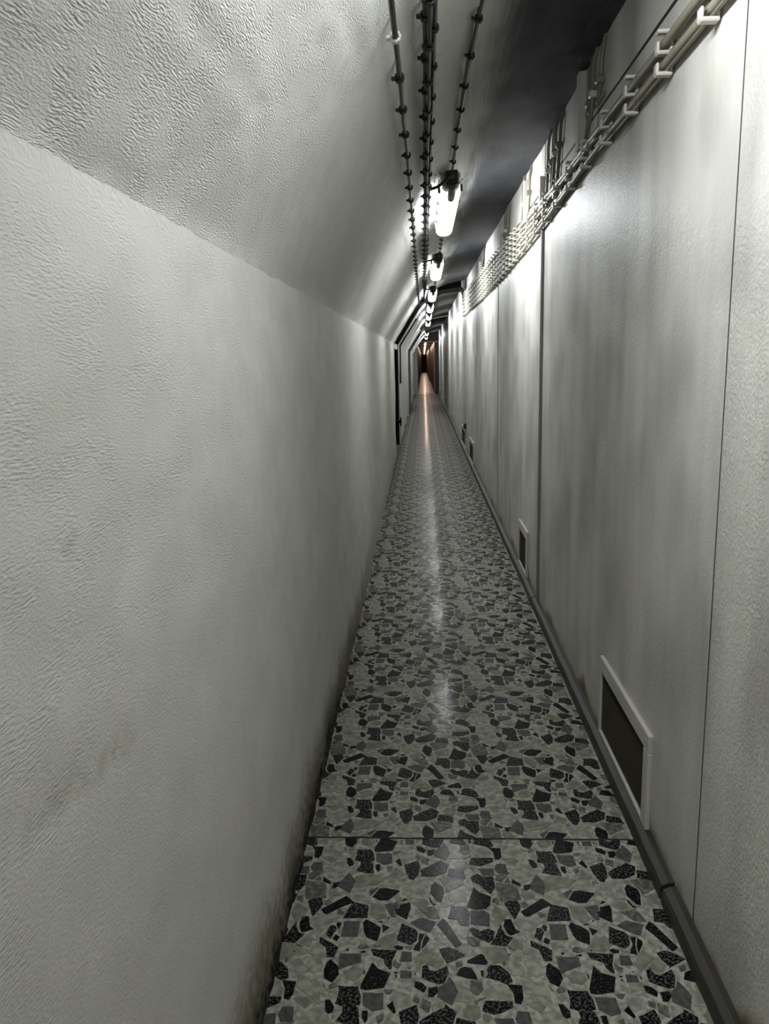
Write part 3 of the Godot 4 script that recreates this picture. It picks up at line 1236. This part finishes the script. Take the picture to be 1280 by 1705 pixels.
func build_wall_cables() -> void:
	var runs := [[0, 3.6, 0.0125, "thick beige cable, upper of the two nearest along the right wall"], [5, 3.6, 0.0115, "beige cable along the right wall, lowest of the whole band"], [1, -3.15, 0.009, "beige cable joining the wall band where the first bundle drops"], [4, -3.35, 0.009, "beige cable just over the lowest one, starting beyond the first bundle"], [2, -4.3, 0.0085, "beige cable in the middle of the wall band from the second bundle"], [3, -4.6, 0.0085, "beige cable low in the wall band from the second bundle"]]
	for r in runs:
		var points := []
		var z: float = r[1]
		while z > -13.0:
			var share: float = r[0] / 5.0
			var y := lerpf(band_top(z), band_low(z), share) + 0.003 * noise.get_noise_2d(z * 1.5, r[0] * 5.0)
			points.append(Vector3(0.658, y, z))
			z -= 0.12 if z < -0.5 else 0.5
		var st := begin()
		tube(st, points, r[2], 8)
		tag(put("wall_cable", done(st), mats.cable_pale), r[3], "cable", "beige cables along the right wall")
	# two thin ones that lie between the first pair
	for k in 2:
		var points := []
		var z := 3.6
		while z > -3.2:
			points.append(Vector3(0.666 - 0.004 * k, 2.284 - 0.036 * k + 0.004 * noise.get_noise_2d(z * 1.3, 70.0 + k), z))
			z -= 0.12 if z < -0.5 else 0.5
		var st := begin()
		tube(st, points, 0.0055, 6)
		tag(put("wall_cable", done(st), mats.cable_grey), ["thin grey cable between the two nearest thick ones on the right wall", "thin grey cable under the nearest thick ones on the right wall"][k], "cable", "beige cables along the right wall")
	var z := -1.62
	var n := 0
	var made := {}
	while z > -13.0:
		var count := 2 if z > -3.1 else (3 if z > -4.2 else (4 if z > -5.4 else 6))
		var tall := band_top(z) - band_low(z)
		var pitch := (tall + 0.03) / count if count > 2 else 0.052
		var key := "%d %.3f" % [count, pitch]
		if not made.has(key):
			made[key] = strap_mesh(count, pitch)
		var o := put("wall_clip", made[key], mats.clip_white)
		o.position = Vector3(0.656, (band_top(z) + band_low(z)) / 2.0, z)
		o.rotation.x = 0.1 * noise.get_noise_1d(z * 9.0)
		if count == 2:
			tag(o, ["white double clip on the right wall cables, nearest the top edge", "white double clip, first one whole in view on the right wall", "white double clip, second one whole in view on the right wall", "white double clip, third one whole on the right wall", "white double clip just before the first bundle drops"][mini(n, 4)], "cable clip", "clips on the right wall cables")
		else:
			var place: String = "just before the second bundle" if z > -4.2 else ("by the second bundle of drops" if z > -5.4 else ("below the far bundle of drops" if z > -7.2 else ("between the far bundle and the black drop" if z > -8.9 else "past the black drop")))
			tag(o, "white " + ["", "", "", "three-way", "four-way", "", "six-way"][count] + " clip on the right wall cables " + place, "cable clip", "clips " + place)
		n += 1
		z -= 0.335 if z > -5.5 else 0.24


func build_drops() -> void:
	# bundles that come down from the gap under the vault; each cable bends into the band
	var sets := [
		[[-3.10, -3.16, 2.43], [-3.22, -3.26, 2.40], [-3.30, -3.31, 2.44]],
		[[-3.95, -4.06, 2.33], [-4.05, -4.16, 2.32], [-4.16, -4.26, 2.32], [-4.28, -4.36, 2.31]],
		[[-5.05, -5.12, 2.38], [-5.35, -5.4, 2.38]],
		[[-6.25, -6.34, 2.40], [-6.36, -6.46, 2.39], [-6.5, -6.58, 2.39]],
	]
	var where := ["first bundle beside the near wall clips", "second bundle over the wide joint", "pair of drops past the wide joint", "bundle over the far cable band"]
	var which := ["nearest", "second", "third", "fourth"]
	for b in sets.size():
		var k := 0
		for d in sets[b]:
			var st := begin()
			var x := 0.668 - 0.006 * (k % 2)
			var path := [Vector3(0.70, top_y(d[0]) - 0.03, d[0]), Vector3(x, 2.60, d[0] - 0.01), Vector3(x, 2.50, (d[0] + d[1]) / 2.0), Vector3(x, d[2] + 0.03, d[1])]
			if b == 0 and k != 1:
				path += [Vector3(x - 0.006, d[2] - 0.004, d[1] + 0.012), Vector3(x + 0.004, d[2] + 0.012, d[1] + 0.045), Vector3(0.70, d[2] + 0.03, d[1] + 0.07)]
			else:
				path += [Vector3(x - 0.006, d[2] - 0.02, d[1] - 0.03), Vector3(0.658, lerpf(d[2] - 0.03, band_top(d[1]), 0.6), d[1] - 0.10), Vector3(0.658, band_top(d[1] - 0.2), d[1] - 0.2)]
			tube(st, smooth_path(path, 0.014), 0.0085, 8)
			tag(put("drop_cable", done(st), mats.cable_grey), which[k] + " grey cable coming down in the " + where[b], "cable", "cables dropping to the right wall band")
			st = begin()
			block(st, Vector3(0.664, 2.50 - 0.015 * k, (d[0] + d[1]) / 2.0), Vector3(0.034, 0.026, 0.036), 0.005)
			tag(put("saddle_clip", done(st), mats.clip_white if k % 2 else mats.cable_grey), "saddle clip on the " + which[k] + " cable of the " + where[b], "cable clip", "saddle clips on the drops")
			k += 1
	var at := 0
	for d in [[-3.47, 2.34, 2.70, 0.05], [-4.52, 2.31, 2.47, 0.04], [-5.22, 2.36, 2.60, 0.035], [-6.75, 2.36, 2.52, 0.05], [-9.3, 2.44, 2.60, 0.06]]:
		var st := begin()
		block(st, Vector3(0.664, (d[1] + d[2]) / 2.0, d[0]), Vector3(0.034, d[2] - d[1], d[3]), 0.003)
		tag(put("cable_duct", done(st), mats.duct_white), ["tall pale box duct beside the first bundle of drops", "short pale duct under the second bundle of drops", "narrow pale duct past the wide wall joint", "short pale duct over the far cable band", "farthest pale duct above the six-cable band"][at], "duct", "pale ducts on the fascia")
		at += 1
	var st := begin()
	tube(st, smooth_path([Vector3(0.70, 2.78, -8.62), Vector3(0.664, 2.66, -8.64), Vector3(0.662, 2.53, -8.70), Vector3(0.660, 2.45, -8.82)], 0.02), 0.011, 8)
	tag(put("drop_cable", done(st), mats.cable_black), "single black cable dropping over the far fascia", "cable")
	st = begin()
	tube(st, smooth_path([Vector3(0.70, 2.86, -12.2), Vector3(0.664, 2.72, -12.25), Vector3(0.662, 2.56, -12.35), Vector3(0.660, 2.48, -12.7)], 0.02), 0.012, 8)
	tag(put("drop_cable", done(st), mats.cable_black), "black cable at the end of the band, below the cross pipes", "cable")
	# the pipes that cross from the vault to the partition where the first bay ends
	for k in 3:
		st = begin()
		var z := -12.72 - 0.07 * k
		tube(st, smooth_path([under_vault(-0.05, 0.03, z + 0.1), under_vault(0.02, 0.03, z), Vector3(0.16, 2.555 - 0.01 * k, z), Vector3(0.42, 2.60 - 0.015 * k, z), Vector3(0.62, 2.61 - 0.02 * k, z), Vector3(0.66, 2.50 - 0.03 * k, z + 0.05)], 0.03), 0.016, 8)
		tag(put("cross_pipe", done(st), mats.cable_black), ["black cable crossing under the vault to the right wall, nearest", "black middle cable crossing under the vault to the right wall", "black cable crossing under the vault to the right wall, farthest"][k], "cable", "cables that cross the corridor")
	st = begin()
	tube(st, [Vector3(0.10, 2.56, -21.0), Vector3(0.70, 2.66, -21.0)], 0.02, 8)
	tag(put("tie_rod", done(st), mats.steel), "grey metal rod spanning the far part of the vault", "rod")


func build_grilles() -> void:
	var says := ["large dark mesh vent in a white frame low on the near right panel", "second mesh vent along the right wall, beside the wide joint", "third mesh vent along the right wall, past the thin bead", "fourth mesh vent, just past the third on the right wall", "fifth mesh vent, far along the right wall", "sixth mesh vent, smallest and farthest on the right wall"]
	var spots := [[-2.19, 0.66], [-5.01, 0.46], [-10.62, 0.95], [-12.7, 1.2], [-23.8, 1.0], [-30.6, 1.0]]
	for i in spots.size():
		var z0: float = spots[i][0]
		var long: float = spots[i][1]
		var tall := 0.315
		var t := thing("vent_grille", says[i], "vent", Vector3(0.68, 0.052, z0 - long / 2.0), "mesh vents along the right wall")
		var st := begin()
		block(st, Vector3(-0.007, tall - 0.030, 0), Vector3(0.016, 0.058, long), 0.003)
		put("frame_top", done(st), mats.duct_white, t)
		st = begin()
		block(st, Vector3(-0.007, tall / 2.0 - 0.03, long / 2.0 - 0.027), Vector3(0.016, tall - 0.058, 0.054), 0.003)
		put("frame_side", done(st), mats.duct_white, t)
		st = begin()
		block(st, Vector3(-0.007, tall / 2.0 - 0.03, -long / 2.0 + 0.008), Vector3(0.014, tall - 0.058, 0.016), 0.003)
		put("frame_side", done(st), mats.duct_white, t)
		st = begin()
		block(st, Vector3(-0.007, 0.006, -0.02), Vector3(0.014, 0.014, long - 0.07), 0.002)
		put("frame_sill", done(st), mats.duct_white, t)
		st = begin()
		block(st, Vector3(0.0, 0.135, -0.02), Vector3(0.004, 0.245, long - 0.068), 0.0)
		put("opening", done(st), mats.vent_dark, t)
		st = begin()
		var step := 0.011 if i < 2 else 0.03
		var y := 0.02
		while y < 0.25:
			block(st, Vector3(-0.0042, y, -0.02), Vector3(0.0016, 0.0018, long - 0.07), 0.0)
			y += step
		var z := -long / 2.0 + 0.02
		while z < long / 2.0 - 0.055:
			block(st, Vector3(-0.0050, 0.135, z), Vector3(0.0016, 0.24, 0.0018), 0.0)
			z += step
		var mesh := put("wire_mesh", done(st), mats.mesh_wire, t)
		mesh.set_meta("kind", "stuff")


func build_fittings() -> void:
	var t := thing("valve", "black valve with a handwheel jutting from the dark recess in the left wall", "valve", Vector3(-0.56, 0.0, -13.3))
	var st := begin()
	tube(st, smooth_path([Vector3(0, 0, 0), Vector3(0, 0.45, 0), Vector3(0.02, 0.62, 0)], 0.05), 0.035, 10)
	put("pipe", done(st), mats.recess_black, t)
	st = begin()
	tube(st, [Vector3(0.0, 0.50, 0), Vector3(0.16, 0.47, 0)], 0.028, 8)
	put("stem", done(st), mats.recess_black, t)
	st = begin()
	var ring := []
	for k in 17:
		ring.append(Vector3(0.155, 0.47 + 0.07 * sin(TAU * k / 16.0), 0.07 * cos(TAU * k / 16.0)))
	tube(st, ring, 0.012, 6)
	block(st, Vector3(0.155, 0.47, 0), Vector3(0.010, 0.14, 0.014), 0.002)
	block(st, Vector3(0.155, 0.47, 0), Vector3(0.010, 0.014, 0.14), 0.002)
	put("handwheel", done(st), mats.recess_black, t)
	t = thing("switch_box", "small dark box on the right wall just above the third vent", "box", Vector3(0.68, 0.43, -12.62))
	st = begin()
	block(st, Vector3(-0.02, 0, 0), Vector3(0.04, 0.09, 0.09), 0.006)
	put("case", done(st), mats.end_plate, t)
	st = begin()
	block(st, Vector3(-0.044, 0, 0), Vector3(0.010, 0.04, 0.02), 0.003)
	put("rocker", done(st), mats.holder_grey, t)


# the broken stones of one repeat of the floor, in millimetres
func make_chips() -> void:
	chip("speckled", [527,508,544,503,566,520,572,569,546,567,516,557,529,532])
	chip("black", [20,-10,35,-11,36,14,30,26,21,9])
	chip("black", [483,496,496,496,508,516,507,533,495,538,487,531])
	chip("black", [78,511,92,496,102,528,96,534])
	chip("speckled", [107,-9,150,-32,156,0,151,35,136,60,124,57,111,17])
	chip("speckled", [155,17,218,-33,243,-11,232,25,198,44,160,42,158,26])
	chip("speckled", [242,3,261,8,286,14,291,52,278,54,235,39])
	chip("grey", [498,27,521,69,508,120,466,90])
	chip("black", [19,134,39,99,57,96,98,107,95,113,65,149,42,149])
	chip("grey", [5,111,33,92,37,97,16,130])
	chip("pale", [28,88,79,46,96,57,96,94,63,90])
	chip("pale", [104,73,134,61,142,86,134,121,118,133,103,100])
	chip("pale", [151,49,180,60,181,129,168,138,139,108,145,68])
	chip("black", [187,85,198,67,224,89,225,111,216,154,203,150,185,116])
	chip("black", [181,134,185,136,191,155,201,163,192,165,184,151])
	chip("smoky", [210,51,244,44,283,48,282,77,231,113,227,87])
	chip("cream", [232,120,284,92,290,123,285,151,240,149])
	chip("black", [98,165,128,156,130,173,120,223,89,202,86,186,98,179])
	chip("black", [110,139,122,141,115,148,102,154])
	chip("grey", [56,165,95,156,95,175,83,190,91,214,77,214])
	chip("speckled", [520,155,566,169,567,183,566,220,544,220,498,223,509,188])
	chip("cream", [16,158,53,162,65,214,41,229,17,205])
	chip("grey", [503,233,548,232,545,290,499,291])
	chip("black", [0,238,9,224,33,239,51,255,51,269,44,307,14,291,6,274])
	chip("black", [53,243,76,254,56,274])
	chip("black", [68,214,73,216,72,224,67,221])
	chip("black", [41,231,55,229,55,235,41,235])
	chip("grey", [128,235,158,214,201,230,183,272,168,266,147,252])
	chip("speckled", [106,237,145,260,151,271,148,301,131,318,93,299,100,268])
	chip("black", [154,275,168,277,159,304,156,338,139,332,143,321,153,303])
	chip("black", [171,277,182,291,179,302,169,319,159,335,162,306])
	chip("black", [202,243,218,217,228,227,266,310,253,321,248,323,217,266])
	chip("speckled", [242,168,283,170,292,194,288,245,267,242,257,221,232,217,238,195])
	chip("grey", [294,186,335,185,348,197,344,246,292,238])
	chip("black", [310,87,325,109,357,128,352,160,339,177,313,181,286,172,299,127])
	chip("speckled", [305,42,326,28,337,42,371,41,373,86,358,115,350,109,326,74,307,63])
	chip("grey", [328,4,374,2,377,36,341,37])
	chip("grey", [385,-19,413,-17,417,22,387,27,377,4])
	chip("speckled", [303,515,312,490,341,490,378,491,377,509,347,526,331,531,304,522])
	chip("black", [370,441,405,443,404,481,396,499,383,496,381,464])
	chip("smoky", [284,493,315,480,300,490,291,503])
	chip("pale", [427,12,460,-21,486,-17,505,20,493,46,456,62,426,35])
	chip("black", [423,49,448,72,447,83,422,70])
	chip("black", [454,77,477,71,475,89,459,102,453,97])
	chip("speckled", [390,153,429,133,437,167,434,177,414,219,403,190])
	chip("black", [434,187,499,132,524,157,495,174,451,207,441,201])
	chip("black", [386,218,403,216,412,254,423,264,396,277,388,269,381,243])
	chip("speckled", [373,236,375,255,385,278,401,284,381,316,339,310,355,282])
	chip("speckled", [287,259,297,249,318,264,341,254,356,265,348,293,337,304,300,283])
	chip("speckled", [205,330,229,321,250,329,273,350,225,379,213,355])
	chip("black", [276,366,313,342,321,346,329,373,321,380,276,376])
	chip("black", [246,415,256,392,269,386,287,391,298,417,300,428,272,424])
	chip("black", [307,399,315,397,316,418,309,418])
	chip("speckled", [319,420,326,410,324,393,334,381,357,381,378,405,384,431,369,441,350,429])
	chip("speckled", [457,281,468,247,480,249,487,262,472,299])
	chip("black", [482,243,489,235,498,243,491,264,484,251])
	chip("black", [485,281,498,292,491,308,478,299])
	chip("speckled", [445,293,468,307,497,328,491,362,471,363,464,328,445,313])
	chip("black", [473,380,482,369,504,392,509,419,494,446,473,432,468,406])
	chip("black", [464,432,482,463,474,456])
	chip("grey", [503,350,560,349,560,378,530,390,505,405])
	chip("cream", [520,410,541,393,562,399,566,422,548,439,525,431])
	chip("black", [517,336,522,333,527,334,525,341,519,341])
	chip("black", [87,324,97,318,114,323,111,333,97,335])
	chip("speckled", [29,334,38,333,81,336,96,337,85,372,85,399,79,399,67,382,64,365,37,354])
	chip("grey", [109,340,135,340,137,373,104,375])
	chip("grey", [108,402,136,405,138,427,107,427])
	chip("black", [36,378,53,400,83,412,69,458,26,466,12,462,12,449])
	chip("speckled", [163,387,175,383,181,400,193,405,225,385,229,407,216,441,202,443,178,434,161,423])
	chip("black", [143,435,162,440,174,455,167,471,144,456])
	chip("black", [177,455,201,451,202,467,189,484,176,483])
	chip("black", [92,407,102,408,100,413,92,412])
	chip("black", [93,417,100,418,100,426,95,423])
	chip("black", [15,404,19,404,19,420,15,417])
	chip("black", [38,325,45,321,45,330])
	chip("black", [109,390,117,391,116,395])
	chip("black", [125,393,133,392,132,398])
	chip("black", [142,404,147,412,146,422,143,414])
	chip("black", [48,321,54,319,53,328])
	chip("black", [-3,343,14,338,17,342,12,347])
	chip("speckled", [512,454,526,457,559,456,568,484,569,510,530,515,508,508,514,485])
	chip("grey", [18,473,69,475,71,520,45,529,21,511])
	chip("grey", [229,420,242,441,249,466,233,507,198,482,203,454,221,438])
	chip("pale", [312,461,340,439,364,442,381,475,377,490,325,482])
	chip("pale", [188,493,209,495,218,511,188,529])
	chip("cream", [257,520,269,503,300,508,299,538,286,549,259,539])
	chip("pale", [419,357,461,375,465,407,442,418,425,398])
	chip("smoky", [363,372,372,362,375,375,367,386])
	chip("black", [381,341,388,342,383,353])
	chip("smoky", [384,314,405,326,402,331,385,325])
	chip("pale", [409,462,403,414,468,450,473,514])
	chip("smoky", [383,149,374,92,375,67,419,72,435,80,442,140])
	chip("cream", [-38,100,-40,50,-5,33,61,50,27,84])
	chip("pale", [409,226,442,206,497,214,464,247,437,293])
	chip("cream", [399,188,389,215,368,242,351,199,363,163])
	chip("cream", [328,356,312,323,354,315,380,319,385,359,345,377])
	chip("cream", [29,323,50,293,91,271,101,305,77,332])
	chip("smoky", [149,181,196,168,213,220,182,218])
	chip("cream", [173,319,198,348,147,397,141,363])
	chip("pale", [532,154,504,132,514,109,561,98,570,150])
	chip("smoky", [380,32,423,19,394,65,375,58])
	chip("pale", [435,359,416,349,431,317,460,330,464,357])
	chip("smoky", [300,287,315,296,310,319,283,319,279,282])
	chip("pale", [110,460,110,430,148,424,140,449])
	chip("cream", [98,52,62,46,81,4,109,30])
	chip("smoky", [281,429,308,427,311,458,296,478,274,467])
	chip("pale", [84,217,109,226,77,251,76,226])
	chip("pale", [224,320,191,296,205,276,231,299])
	chip("cream", [436,488,456,504,439,524,405,496])
	chip("pale", [215,76,196,65,171,53,194,47,208,52])
	chip("cream", [143,139,171,140,180,152,174,170,151,176,136,159])
	chip("smoky", [501,198,499,208,481,208,478,190,486,185])
	chip("cream", [86,155,88,127,106,140,101,160])
	chip("pale", [383,410,379,383,401,366,420,388,416,417])
	chip("pale", [135,499,106,515,83,488,95,466,134,477])
	chip("cream", [218,372,202,395,170,379,185,365,202,347])
	chip("pale", [497,324,497,302,514,293,535,317])
	chip("pale", [297,329,279,356,266,339,251,325,279,305])
	chip("smoky", [156,514,162,485,185,499,179,531])
	chip("pale", [220,152,226,123,235,147,255,157,222,176])
	chip("pale", [251,252,270,246,285,257,290,271,274,292,256,278])
	chip("pale", [278,496,242,494,251,473,251,450,272,450,288,479])
	chip("cream", [401,290,428,294,422,330,402,320,388,312])
	chip("cream", [483,121,477,133,451,140,444,116,448,89,465,101])
	chip("smoky", [84,479,74,475,69,464,94,462,86,475])
	chip("smoky", [139,497,142,480,158,488,155,506])
	chip("smoky", [461,161,456,165,449,171,439,171,437,154,450,146])
	chip("cream", [315,18,301,3,305,-10,322,-4,324,4])
	chip("smoky", [61,27,54,4,73,-5,73,15])
	chip("smoky", [374,128,378,146,378,161,357,150,360,135])
	chip("pale", [416,354,401,360,386,339,400,335,417,335])
	chip("smoky", [100,378,110,382,100,398,89,386,88,383,91,366])
	chip("pale", [233,31,232,44,224,44,215,38,225,32])
	chip("smoky", [247,392,246,373,266,366,264,384,260,387])
	chip("smoky", [419,56,416,67,398,66,405,56,411,44])
	chip("cream", [99,72,99,58,117,48,117,64])
	chip("pale", [483,469,509,463,510,477,494,488])
	chip("smoky", [25,327,11,335,5,337,-9,328,0,314,18,315])
	chip("pale", [517,10,507,18,503,9,508,0,523,-7])
	chip("smoky", [509,454,504,461,488,465,486,454,500,442])
	chip("cream", [130,321,138,323,136,331,131,335,117,327,115,319])
